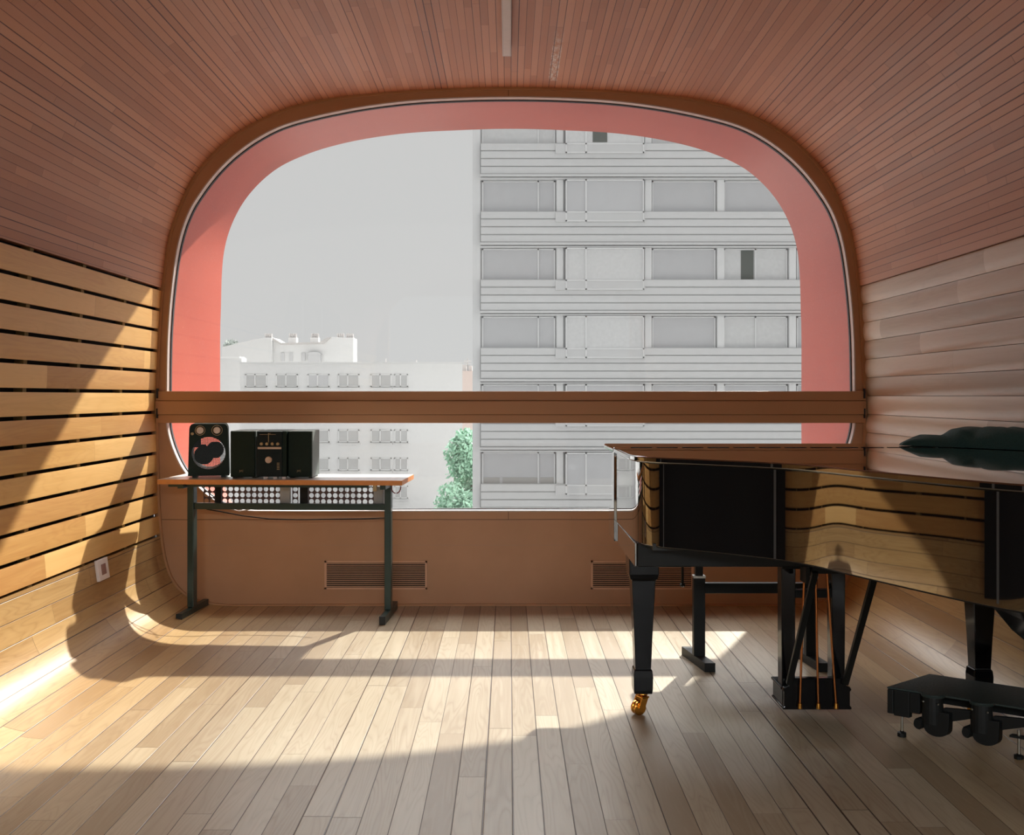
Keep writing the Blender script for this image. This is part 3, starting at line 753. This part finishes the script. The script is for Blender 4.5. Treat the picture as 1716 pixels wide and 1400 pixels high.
# tail leg, with its flared head under the case
tl = (1.50, 2.46); mb = MB()
secs = [(.085,.034),(.150,.037),(.175,.034),(.178,.031),(.45,.045),(.50,.06),(.55,.105),(.60,.165),(.66,.215),(ZR0+.012,.235)]
mb.loft([[(tl[0]+a*w_, tl[1]+b*min(w_, .075), z) for a, b in ((-1,-1),(1,-1),(1,1),(-1,1))] for z, w_ in secs]); lg = mb.build('leg', M_leg, pn, bevel=.004)
mb = MB(); mb.lathe([(.018,.085),(.018,.055)], 16, M=Matrix.Translation((tl[0],tl[1],0)))
mb.box(tl[0]-.026, tl[0]+.026, tl[1]-.022, tl[1]+.022, .054, .062)
for s in (-1,1): mb.box(tl[0]-.018, tl[0]+.018, tl[1]+s*.019-.003, tl[1]+s*.019+.003, .018, .056)
mb.build('caster', M_brass, lg)
mb = MB(); mb.lathe([(.010,-.015),(.024,-.015),(.027,-.011),(.027,.011),(.024,.015),(.010,.015)], 28, M=Matrix.Translation((tl[0],tl[1],.027)) @ Matrix.Rotation(PI/2,4,'X')); mb.build('wheel', M_brass, lg, smooth=True)
# pedal lyre
ly = MB(); YL = 3.556; XL0, XL1 = 1.022, 1.279
body = [(XL0,.051),(XL1,.051),(XL1,.060),(XL1-.006,.064),(XL1-.006,.118),(XL1,.124),(XL1-.004,.132),(XL1-.022,.142),(XL1-.030,.168),(XL0+.030,.168),(XL0+.022,.142),(XL0+.004,.132),(XL0,.124),(XL0+.006,.118),(XL0+.006,.064),(XL0,.060)]
ly.prism_y(body, YL, YL+.02)
ly.box(XL0, XL1, YL+.02, YL+.155, .051, .060); ly.box(XL0+.004, XL1-.004, YL+.02, YL+.150, .060, .122); ly.box(XL0-.002, XL1+.002, YL+.02, YL+.155, .120, .130)
lyre = ly.build('pedal_lyre', M_leg, pn, bevel=.003)
for xa_, w_ in ((1.052, .026), (1.240, .025)):
    mb = MB(); mb.loft([[(xa_+a*ww, YL+.03+b, z) for a, b in ((-1,0),(1,0),(1,.055),(-1,.055))] for z, ww in ((.12,w_*.95),(.30,w_),(.59,w_+.001),(.6115,w_+.004))])
    mb.build('lyre_post', M_leg, lyre, bevel=.003)
mb = MB(); mb.box(1.078, 1.216, YL+.035, YL+.075, .460, .489); mb.build('lyre_crossbar', M_satin, lyre, bevel=.002)
mb = MB(); mb.box(1.02, 1.27, YL+.0, YL+.10, .575, .6115); mb.build('lyre_head', M_satin, lyre, bevel=.002)
for xt, xbm in ((1.102, 1.082), (1.142, 1.150), (1.182, 1.216)):
    mb = MB(); mb.tube([(xbm, YL-.012, .075), (xt, YL-.004, .600)], .0042, 10); mb.build('pedal_rod', M_copper, lyre, smooth=True)
    mb = MB(); mb.lathe([(.006,.0),(.0085,.0),(.0075,.020),(.005,.021)], 14, M=Matrix.Translation((xbm, YL-.012, .060))); mb.build('rod_ferrule', M_brass, lyre, smooth=True)
for xp in (1.085, 1.150, 1.215):
    mb = MB(); mb.loft([[(xp+a*w_, y, z+b) for a, b in ((-1,-.005),(1,-.005),(1,.005),(-1,.005))] for y, z, w_ in ((YL+.14,.092,.008),(YL+.20,.090,.010),(YL+.23,.088,.019),(YL+.27,.082,.017),(YL+.285,.078,.008))])
    mb.build('pedal', M_brass, lyre, bevel=.002)
for p0, p1 in (((1.036, YL+.01, .155), (1.065, 3.02, ZR0-.012)), ((1.255, YL+.01, .155), (1.150, 2.83, ZR0-.01))):
    pass
mb = MB(); mb.bar((1.043, YL-.006, .150), (1.060, 3.30, .612), .022, .016); mb.build('lyre_brace', M_satin, lyre, bevel=.002)
mb = MB(); mb.bar((1.252, YL-.006, .150), (1.222, 3.14, ZR0-.003), .022, .016); mb.build('lyre_brace', M_satin, lyre, bevel=.002)
# trap lever assembly under the key bed
mb = MB(); mb.box(1.10, 1.20, 3.46, 3.53, .575, .6115); mb.box(1.075, 1.09, 3.45, 3.52, .54, .6115); mb.build('trap_lever', M_satin, pn, bevel=.002)
# cable and hook under the key bed
mb = MB(); mb.tube([(.86,3.98,.605),(.97,3.95,.600),(1.08,3.92,.590),(1.20,3.88,.577),(1.33,3.84,.572),(1.42,3.80,.5745),(1.52,3.80,.607)], .0036, 8)
tag(mb.build('hanging_cable', M_cable, smooth=True), 'black cable drooping under the key bed of the grand piano', 'cable')

# ------------------------------------------------------------------ adjustable bench pushed under the keyboard
bx0 = .842; bn = thing('piano_bench', 'black adjustable T-leg piano bench tucked under the keyboard end', 'bench', (1.12, 4.35, 0), 0)
BR = .03
for xw, nm in ((.868, 0), (1.378, 1)):
    mb = MB(); mb.box(xw-.026, xw+.026, 4.335, 4.375, .038, .400); lo = mb.build('leg', M_satin, bn, bevel=.002)
    mb = MB(); mb.box(xw-.017, xw+.017, 4.340, 4.370, .400, .520); mb.build('inner_tube', M_satin, lo, bevel=.002)
    mb = MB(); mb.box(xw-.028, xw+.028, 4.333, 4.377, .392, .402); mb.build('collar', M_steel, lo)
    dxx = .028 if nm == 0 else .02
    P = [(xw-.024-dxx, 4.50),(xw-.024+dxx*.8, 4.215),(xw+.024+dxx*.8, 4.215),(xw+.024-dxx, 4.50)]
    mb = MB(); mb.prism(P, 0, .040); ft = mb.build('foot', M_satin, bn, bevel=.002)
mb = MB(); mb.box(.894, 1.352, 4.340, 4.372, .322, .368); mb.build('crossbar', M_satin, bn, bevel=.0015)
mb = MB(); mb.box(.80, 1.45, 4.20, 4.52, .520, .565); mb.build('seat', M_blackmatt, bn, bevel=.012)
mb = MB(); mb.tube([(.782,4.29,.53),(.782,4.29,.375)], .006, 10); mb.lathe([(.006,0),(.012,.004),(.012,.012),(.006,.016)], 14, M=Matrix.Translation((.782,4.29,.362))); mb.box(.776,.81,4.28,4.30,.525,.535)
mb.build('height_lever', M_satin, bn)

# ------------------------------------------------------------------ pedal extension platform
ux = Vector((.837, -.547, 0)); A_ = Vector((1.363, 3.44, 0)); B_ = Vector((1.586, 3.60, 0))
side = (B_-A_); pe = thing('pedal_extender', 'low black pedal extension platform on screw feet in front of piano', 'pedal extender', (1.6, 3.4, 0))
L_ = .50; ZT = .173
quad = [A_, A_+ux*L_, B_+ux*(L_-.02), B_]
mb = MB(); mb.prism([(p.x, p.y) for p in quad], ZT-.008, ZT); mb.build('deck', M_platform, pe, bevel=.003)
Mx = Matrix(((ux.x, side.normalized().x, 0, A_.x), (ux.y, side.normalized().y, 0, A_.y), (0,0,1,0), (0,0,0,1)))   # local x along the front, local y to the back
LS = side.length
def pe_box(mb, x0, x1, y0, y1, z0, z1): mb.box(x0, x1, y0, y1, z0, z1, M=Mx)
# end cheeks
for x0 in (0.0, L_-.030):
    mb = MB()
    pr = [(0, .078), (.04, .070), (LS-.02, .078), (LS, .10), (LS, ZT-.0085), (0, ZT-.0085)]
    rings = [[Mx @ Vector((xx, a, b)) for a, b in pr] for xx in (x0+.001, x0+.022)]
    mb.loft([[tuple(p) for p in r] for r in rings])
    mb.build('end_cheek', M_satin, pe, bevel=.003)
mb = MB(); pe_box(mb, .022, .075, .002, .022, .072, ZT-.0085); pe_box(mb, .075, .11, .002, .022, .092, ZT-.0085); mb.build('front_plate', M_satin, pe, bevel=.003)
mb = MB(); pe_box(mb, .02, L_-.03, .14, .165, .105, ZT-.0085); mb.build('lever_rail', M_satin, pe)
for x0 in (.135, .290):
    # pedal unit: capped post, wing lever, knurled roller
    mb = MB(); cx = x0+.025
    ring0 = []
    for z, r in ((.070,.034),(.120,.034),(.166,.030)): 
        ring0.append([tuple(Mx @ Vector((cx+r*math.cos(2*PI*i/20), -.012+r*.7*math.sin(2*PI*i/20), z))) for i in range(20)])
    mb.loft(ring0); unit = mb.build('pedal_unit', M_satin, pe, bevel=.002)
    mb = MB(); mb.loft([[tuple(Mx @ Vector((cx+r*math.cos(2*PI*i/20), -.012+r*.75*math.sin(2*PI*i/20), z))) for i in range(20)] for z, r in ((.166,.036),(.172,.038),(.176,.034))])
    mb.build('cap', M_platform, unit, smooth=True)
    # rounded cam plate facing the camera
    mb = MB(); pr = []
    for i in range(13):
        a = PI+PI*i/12; pr.append((cx+.018+.040*math.cos(a), .062+.030*math.sin(a)))
    pr += [(cx+.060, .120), (cx-.022, .120)]
    mb.loft([[tuple(Mx @ Vector((a, yy, b))) for a, b in pr] for yy in (-.028, .000)]); mb.build('cam', M_satin, unit, bevel=.002)
    mb = MB(); cyl = []
    for k in range(9):
        r = .016 if k % 2 else .012
        cyl.append([tuple(Mx @ Vector((cx-.042+.0, -.03+.010*k*.8, .066))+Vector((r*math.cos(2*PI*i/14)*ux.x, r*math.cos(2*PI*i/14)*ux.y, r*1.3*math.sin(2*PI*i/14)))) for i in range(14)])
    mb.loft(cyl); mb.build('knurled_knob', M_satin, unit)
    mb = MB(); pr = [(cx+.04, .082), (cx+.13, .112), (cx+.13, .138), (cx+.03, .130)]
    mb.loft([[tuple(Mx @ Vector((a, yy, b))) for a, b in pr] for yy in (-.006, .012)]); mb.build('lever_arm', M_satin, unit, bevel=.002)
    for a, b in ((cx-.02,.150),(cx+.028,.148)):
        mb = MB(); c = Mx @ Vector((a, -.034, b)); mb.box(c.x-.0022, c.x+.0022, c.y-.002, c.y+.006, c.z-.0022, c.z+.0022)
        mb.build('screw', M_steel, unit)
for fx, fy in ((.045, .012), (L_-.075, -.008), (.05, LS-.03), (L_-.06, LS-.03)):
    c = Mx @ Vector((fx, fy, 0))
    mb = MB(); mb.lathe([(.0048,.014),(.0048,.100)], 12, M=Matrix.Translation(c)); sf = mb.build('screw_rod', M_steel, pe, smooth=True)
    mb = MB(); mb.lathe([(.016,0),(.016,.014),(.007,.017),(.007,.020)], 8, M=Matrix.Translation(c)); mb.build('foot_pad', M_satin, sf)
mb = MB(); pe_box(mb, L_-.10, L_-.028, -.016, .006, .072, .080); mb.build('foot_bracket', M_satin, pe)

# ------------------------------------------------------------------ folded cover on the lid
def cover():
    mb = MB(); nx, ny = 46, 40; vs = []; x0, x1 = 1.655, 2.030
    def near(u): return 4.02-.44*u**1.3                              # near edge
    def farr(u): return 4.05+.10*u**.6
    def h(u, v):
        e = (1-abs(2*v-1)**3.2); t_ = min(1, u/.24)**.6
        base_ = .042*e**.5*t_
        x = x0+(x1-x0)*u; y = near(u)*(1-v)+farr(u)*v
        def q_(a, w): t = max(0, min(1, (x-a)/w)); return t*t*(3-2*t)
        hump = max(q_(1.80,.05)*.036*math.exp(-((y-3.93)/.09)**4), q_(1.83,.10)*.042*math.exp(-((y-3.78)/.15)**4))
        return base_+hump+.004*math.sin(u*17+v*5)*e*t_
    for i in range(nx+1):
        u = i/nx
        for j in range(ny+1):
            v = j/ny; x = x0+(x1-x0)*u; y = near(u)*(1-v)+farr(u)*v
            y -= .02*math.sin(PI*v)*0
            vs.append((x, y, 1.0120+max(.0, h(u, v))))
    N = len(vs); vs += [(x, y, 1.0118) for x, y, z in vs[:]]
    fs = []
    for i in range(nx):
        for j in range(ny):
            a = i*(ny+1)+j; b = a+ny+1; fs += [(a, b, b+1, a+1), (N+a+1, N+b+1, N+b, N+a)]
    for i in range(nx):
        a = i*(ny+1); b = a+ny+1; fs.append((b, a, N+a, N+b)); a += ny; b += ny; fs.append((a, b, N+b, N+a))
    for j in range(ny):
        a = j; fs.append((a, a+1, N+a+1, N+a)); a = nx*(ny+1)+j; fs.append((a+1, a, N+a, N+a+1))
    mb.add(vs, fs); o = mb.build('folded_cover', M_cloth, smooth=True, sharp=80)
    tag(o, 'dark green cloth piano cover folded on the right side of the closed lid', 'cloth')
cover()

# ------------------------------------------------------------------ outside: street, buildings, tree
def bmat(name, c, r=.85, var=.04, scale=3): return mat(name, c, r, var=var, scale=scale)
B_wall = bmat('pale_concrete', (.57,.57,.57)); B_rib = bmat('ribbed_cladding', (.59,.59,.59)); B_pier = bmat('white_pier', (.68,.68,.68))  # low-contrast building tones, the outdoor haze is put into the colours
B_groove = bmat('cladding_joint', (.47,.47,.47)); B_blind = bmat('grey_blind', (.51,.51,.52)); B_curt = bmat('pale_curtain', (.60,.60,.60), var=.1, scale=8)
B_frame = bmat('white_frame', (.66,.66,.66)); B_open = bmat('dark_opening', (.12,.13,.12)); B_sill = bmat('grey_sill_glass', (.38,.37,.36))
B_white = bmat('white_render', (.64,.64,.64)); B_wglass = bmat('dull_glass', (.45,.45,.45), .4); B_roof = bmat('zinc_roof', (.56,.66,.66)); B_brick = bmat('old_brick', (.60,.50,.46))
B_grey = bmat('grey_render', (.58,.58,.58)); B_pot = bmat('chimney_pots', (.5,.48,.47)); B_road = bmat('asphalt', (.30,.30,.30))
mb = MB(); mb.box(-160, 160, 8, 260, -12.5, -12); struct(mb.build('ground', B_road), 'grey street ground below the windows')

YT = 40.0; sT = F/YT
def tx(px): return (px-VX)/sT
def tz(py): return EYE-(py-VY)/sT
tw = thing('apartment_tower', 'tall grey apartment block with ribbed balcony bands filling the right of the window', 'building', (8, YT, -12))
XL_, XR_ = tx(792), 23.0; ZTOP = tz(96)
mb = MB(); mb.box(XL_, XR_, YT, YT+12, -12, ZTOP); mb.build('wall', B_wall, tw)
mb = MB(); mb.box(XL_, tx(805), YT-.10, YT+.02, -12, ZTOP); mb.build('corner_pier', B_pier, tw)
slabs = [tz(413+113.4*k) for k in range(-2, 5)]
bays = [(808,930),(947,1077),(1092,1198),(1212,1318),(1334,1440)]
for k, z in enumerate(slabs):
    if k > 0 or True:
        mb = MB(); mb.box(tx(805), XR_, YT-.42, YT+.02, z, z+.10); mb.box(tx(805), XR_, YT-.36, YT+.02, z-.10, z-.03, 0); mb.build('floor_slab', B_wall, tw)
    # ribbed spandrel above each slab
    mb = MB()
    h = 13*1/sT
    for q in range(4):
        mb.box(tx(806), XR_, YT-.34, YT-.02, z+.10+h*q+.035, z+.10+h*q+h-.015)
    mb.build('ribbed_band', B_rib, tw); mb = MB(); mb.box(tx(806), XR_, YT-.29, YT+.01, z+.08, z+.10+4*h+.012); mb.build('band_backing', B_groove, tw)
    wz1, wz0 = z-.12, z-1.50
    kind_row = k
    for b, (pa_, pb_) in enumerate(bays):
        if wz0 > ZTOP: continue
        x0, x1 = tx(pa_), tx(pb_)
        low = .36 if b == 1 else 0.0
        mb = MB(); mb.box(x1+.05, tx(pb_+14), YT-.22, YT+.01, wz0, wz1+.05); mb.build('pier', B_pier, tw, bevel=.04)
        r = random.Random(k*17+b*5)
        zz0 = wz0-low
        if low:
            mb = MB(); mb.box(tx(pa_-17), x1+.05, YT-.40, YT-.35, zz0-.02, wz0+.02); mb.build('bay_apron', B_wall, tw)
        mb = MB(); e = .05; yf = YT-.37 if low else YT-.06
        for bb in ((x0,x1,zz0,zz0+e),(x0,x1,wz1-e,wz1),(x0,x0+e,zz0,wz1),(x1-e,x1,zz0,wz1)): mb.box(bb[0],bb[1],yf-.05,YT+.01,bb[2],bb[3])
        split = x0+(x1-x0)*(.77 if b == 0 else .26 if b == 1 else .5)
        if b < 2 or (k,b) in ((0,2),(3,3),(2,3)): mb.box(split-.03, split+.03, yf-.05, YT+.01, zz0, wz1)
        fr_ = mb.build('window', B_frame, tw)
        style = {(2,3):'open',(0,1):'open',(3,1):'curtain',(2,1):'curtain',(3,3):'curtain',(0,0):'curtain',(0,2):'curtain'}.get((k,b), 'blind')
        m_ = B_curt if style in ('curtain','open') else B_blind
        mb = MB(); mb.box(x0+.02, x1-.02, yf, YT, zz0+.02, wz1-.02); mb.build('blind' if m_ is B_blind else 'curtain', m_, fr_)
        if style == 'open':
            xo = tx(1241) if b == 3 else tx(992); xo2 = tx(1262) if b == 3 else tx(1016)
            mb = MB(); mb.box(xo, xo2, yf-.02, yf+.005, wz0+.1, wz1-.06); mb.build('open_sash', B_open, fr_)
        if low or (k == 5 and b == 0):
            mb = MB(); zq = zz0+.08
            for (f0, f1) in ((.02,.24),(.28,.78),(.80,.98)): mb.box(x0+(x1-x0)*f0, x0+(x1-x0)*f1, yf-.02, yf+.004, zq, zq+.24)
            mb.build('sill_light', B_sill, fr_)
            if low:
                mb = MB(); mb.box(x0, x1, yf-.05, yf+.01, zq+.28, zq+.33); mb.build('transom', B_frame, fr_)

# white block further back, left
YW = 95.0; sW = F/YW
def wx(px): return (px-VX)/sW
def wz(py): return EYE-(py-VY)/sW
wb = thing('white_apartment_block', 'low white flat-roofed block with rows of windows beyond the street', 'building', (-15, YW, -12))
mb = MB(); mb.prism([(wx(402),YW),(wx(775),YW),(wx(775)-.25,YW+3),(wx(402),YW+3)], -12, wz(608)); mb.build('wall', B_white, wb)
mb = MB(); mb.prism([(wx(401),YW-.15),(wx(776),YW-.15),(wx(776)-.3,YW+3.1),(wx(401),YW+3.1)], wz(610), wz(607)); mb.build('parapet', B_grey, wb)
mb = MB(); mb.box(wx(662)+0, wx(776)+.3, YW+2, YW+2.1, wz(607), wz(606)); mb.box(wx(640)-.04, wx(640)+.04, YW+3, YW+3.08, wz(607), wz(599)); mb.box(wx(693)-.04, wx(693)+.04, YW+3, YW+3.08, wz(607), wz(602)); mb.build('roof_mast', B_pot, wb)
for ry in (627.5, 674.5, 720.5, 767.5, 814.5):
    for pa_, pb_ in ((411.5,447.5),(463,499),(516,552),(567,602),(621.5,656),(661,683.5)):
        x0, x1 = wx(pa_), wx(pb_); z1, z0 = wz(ry), wz(ry+21)
        mb = MB(); e = .09
        for bb in ((x0,x1,z0,z0+e),(x0,x1,z1-e,z1),(x0,x0+e,z0,z1),(x1-e,x1,z0,z1),((x0*.55+x1*.45)-.05,(x0*.55+x1*.45)+.05,z0,z1)): mb.box(bb[0],bb[1],YW-.10,YW+.01,bb[2],bb[3])
        fr_ = mb.build('window', B_frame, wb)
        mb = MB(); mb.box(x0+e, x1-e, YW-.04, YW, z0+e, z1-e); mb.build('pane', B_wglass if (pa_ > 600 or random.random() < .5) else B_blind, fr_)
        mb = MB(); mb.box(x0-.1, x1+.1, YW-.30, YW+.01, z0-.20, z0-.08); mb.build('ledge', B_grey, wb)
# old house with zinc roof behind it
YO = 125.0; sO = F/YO
def ox(px): return (px-VX)/sO
def oz(py): return EYE-(py-VY)/sO
oh = thing('old_town_house', 'old grey town house with zinc roof and chimneys behind the white block', 'building', (-30, YO, -12))
mb = MB(); mb.prism_y([(ox(372),-12),(ox(455),-12),(ox(455),oz(566)),(ox(430),oz(568)),(ox(372),oz(582))], YO, YO+4); mb.build('gable_wall', B_grey, oh)
mb = MB(); mb.prism_y([(ox(455),-12),(ox(590),-12),(ox(590),oz(566)),(ox(553),oz(564)),(ox(540),oz(575)),(ox(468),oz(577)),(ox(455),oz(569))], YO+1, YO+4); mb.build('front_wall', B_white, oh)
mb = MB(); mb.prism_y([(ox(450),oz(567.5)),(ox(468),oz(577.5)),(ox(540),oz(576)),(ox(553),oz(565)),(ox(545),oz(566)),(ox(535),oz(573)),(ox(470),oz(574.5)),(ox(456),oz(566))], YO+.5, YO+4.2); mb.build('roof', B_pot, oh)
for px0 in (432, 474, 512, 556, 572):
    mb = MB(); mb.box(ox(px0), ox(px0+14), YO+3, YO+4, oz(577), oz(563.5))
    ch = mb.build('chimney', B_grey, oh)
    for q in range(4):
        mb = MB(); mb.lathe([(.14,0),(.11,.5),(.14,.55)], 8, M=Matrix.Translation((ox(px0+2+q*3.3), YO+3.5, oz(563.5)))); mb.build('chimney_pot', B_pot, ch)
for px0 in (468, 482, 503):
    mb = MB(); mb.box(ox(px0), ox(px0+6), YO+.85, YO+1.05, oz(605), oz(591)); mb.build('window', B_blind, oh)
mb = MB(); mb.box(ox(516), ox(536), YO+.2, YO+2, oz(607), oz(594)); mb.prism_y([(ox(514),oz(594)),(ox(538),oz(594)),(ox(531),oz(590)),(ox(521),oz(590))], YO+.1, YO+2); mb.build('dormer', B_blind, oh)
# plain grey building at the far left
lb = MB(); YG = 110.0; lb.box(-40, (405-VX)*YG/F, YG, YG+2, -12, EYE-(600-VY)*YG/F)
g2 = thing('grey_corner_building', 'plain grey rendered building at the far left behind the red reveal', 'building', (-36, YG, -12))
lb.build('wall', B_grey, g2)
mb = MB(); mb.box(-40, (402-VX)*YG/F, YG-.1, YG+2.1, EYE-(601-VY)*YG/F, EYE-(598-VY)*YG/F); mb.build('parapet', B_white, g2)
# brick house glimpsed between
YK = 140.0
bk = thing('brick_house', 'sliver of a brick house with antenna between the white block and the tower', 'building', (-5, YK, -12))
mb = MB(); mb.box((771-VX)*YK/F, (800-VX)*YK/F, YK, YK+8, -12, EYE-(622-VY)*YK/F); mb.build('wall', B_brick, bk)
mb = MB(); mb.box((774-VX)*YK/F, (781-VX)*YK/F, YK+1, YK+2, EYE-(622-VY)*YK/F, EYE-(611-VY)*YK/F); mb.box((785-VX)*YK/F, (791-VX)*YK/F, YK+1, YK+2, EYE-(622-VY)*YK/F, EYE-(613-VY)*YK/F); mb.build('chimney', B_pot, bk)
mb = MB(); ax = (783-VX)*YK/F; zt_ = EYE-(600-VY)*YK/F
mb.tube([(ax, YK+1.5, EYE-(622-VY)*YK/F), (ax, YK+1.5, zt_)], .08, 6)
for q in range(3): mb.tube([(ax-.5, YK+1.5, zt_-.4-.35*q), (ax+.5, YK+1.5, zt_-.4-.35*q)], .06, 6)
mb.build('antenna', B_pot, bk)
# tree in the yard
def tree(name, label, x, y, z0, h, rad, col, leaf, n, seed, squash=1.0):
    t = thing(name, label, 'tree', (x, y, z0)); r = random.Random(seed)
    mb = MB(); mb.tube([(x, y, z0), (x+.1, y, z0+h*.35), (x, y+.1, z0+h*.7)], [.22, .17, .07], 8)
    for k in range(7):
        a = r.uniform(0, 2*PI); zz = z0+h*r.uniform(.3, .6); mb.tube([(x, y, zz), (x+math.cos(a)*rad*.6, y+math.sin(a)*rad*.6, zz+h*.2)], [.08, .03], 6)
    mb.build('trunk', bmat('bark_'+str(seed), (.14,.11,.08)), t)
    mb = MB(); blobs = []
    for k in range(26):
        zz = r.uniform(.25, 1.0); rr = rad*(1-.75*max(0, (zz-.45)/.55)**1.3)
        a = r.uniform(0, 2*PI); q = rr*math.sqrt(r.random())*.8
        blobs.append((x+math.cos(a)*q, y+math.sin(a)*q, z0+h*(zz*.95), rad*r.uniform(.22, .38)))
    for k in range(n):
        bx, by, bz, br = blobs[r.randrange(len(blobs))]
        v = Vector((r.gauss(0,1), r.gauss(0,1), r.gauss(0,1))).normalized()*br*r.uniform(.6, 1.08)
        c = Vector((bx, by, bz))+v; a = Vector((r.gauss(0,1), r.gauss(0,1), r.gauss(0,1))).normalized(); b = a.orthogonal().normalized()
        s_ = leaf*r.uniform(.6, 1.3)
        mb.add([c-a*s_, c-b*s_*.5, c+a*s_, c+b*s_*.5], [(0,1,2,3)])
    m_, nt, bs = base('leaves_'+str(seed)); g = G(nt); tc = nt.nodes.new('ShaderNodeTexCoord')
    cc = g.ramp(g.noise(tc.outputs['Object'], 3.0, 3), [(.3, tuple(q*.75 for q in col)), (.7, col)]); nt.links.new(cc, bs.inputs['Base Color']); bs.inputs['Roughness'].default_value = .7
    mb.build('foliage', m_, t)
tree('leafy_tree', 'pale green leafy tree in the yard beside the apartment tower', (791-VX)*58/F, 58, -12, 11.4, 2.7, (.34,.56,.42), .16, 9000, 3)
tree('distant_tree', 'grey-green tree crown above the far left rooftop', (384-VX)*150/F, 150, -12, 22.6, 2.6, (.36,.40,.37), .3, 2500, 5)
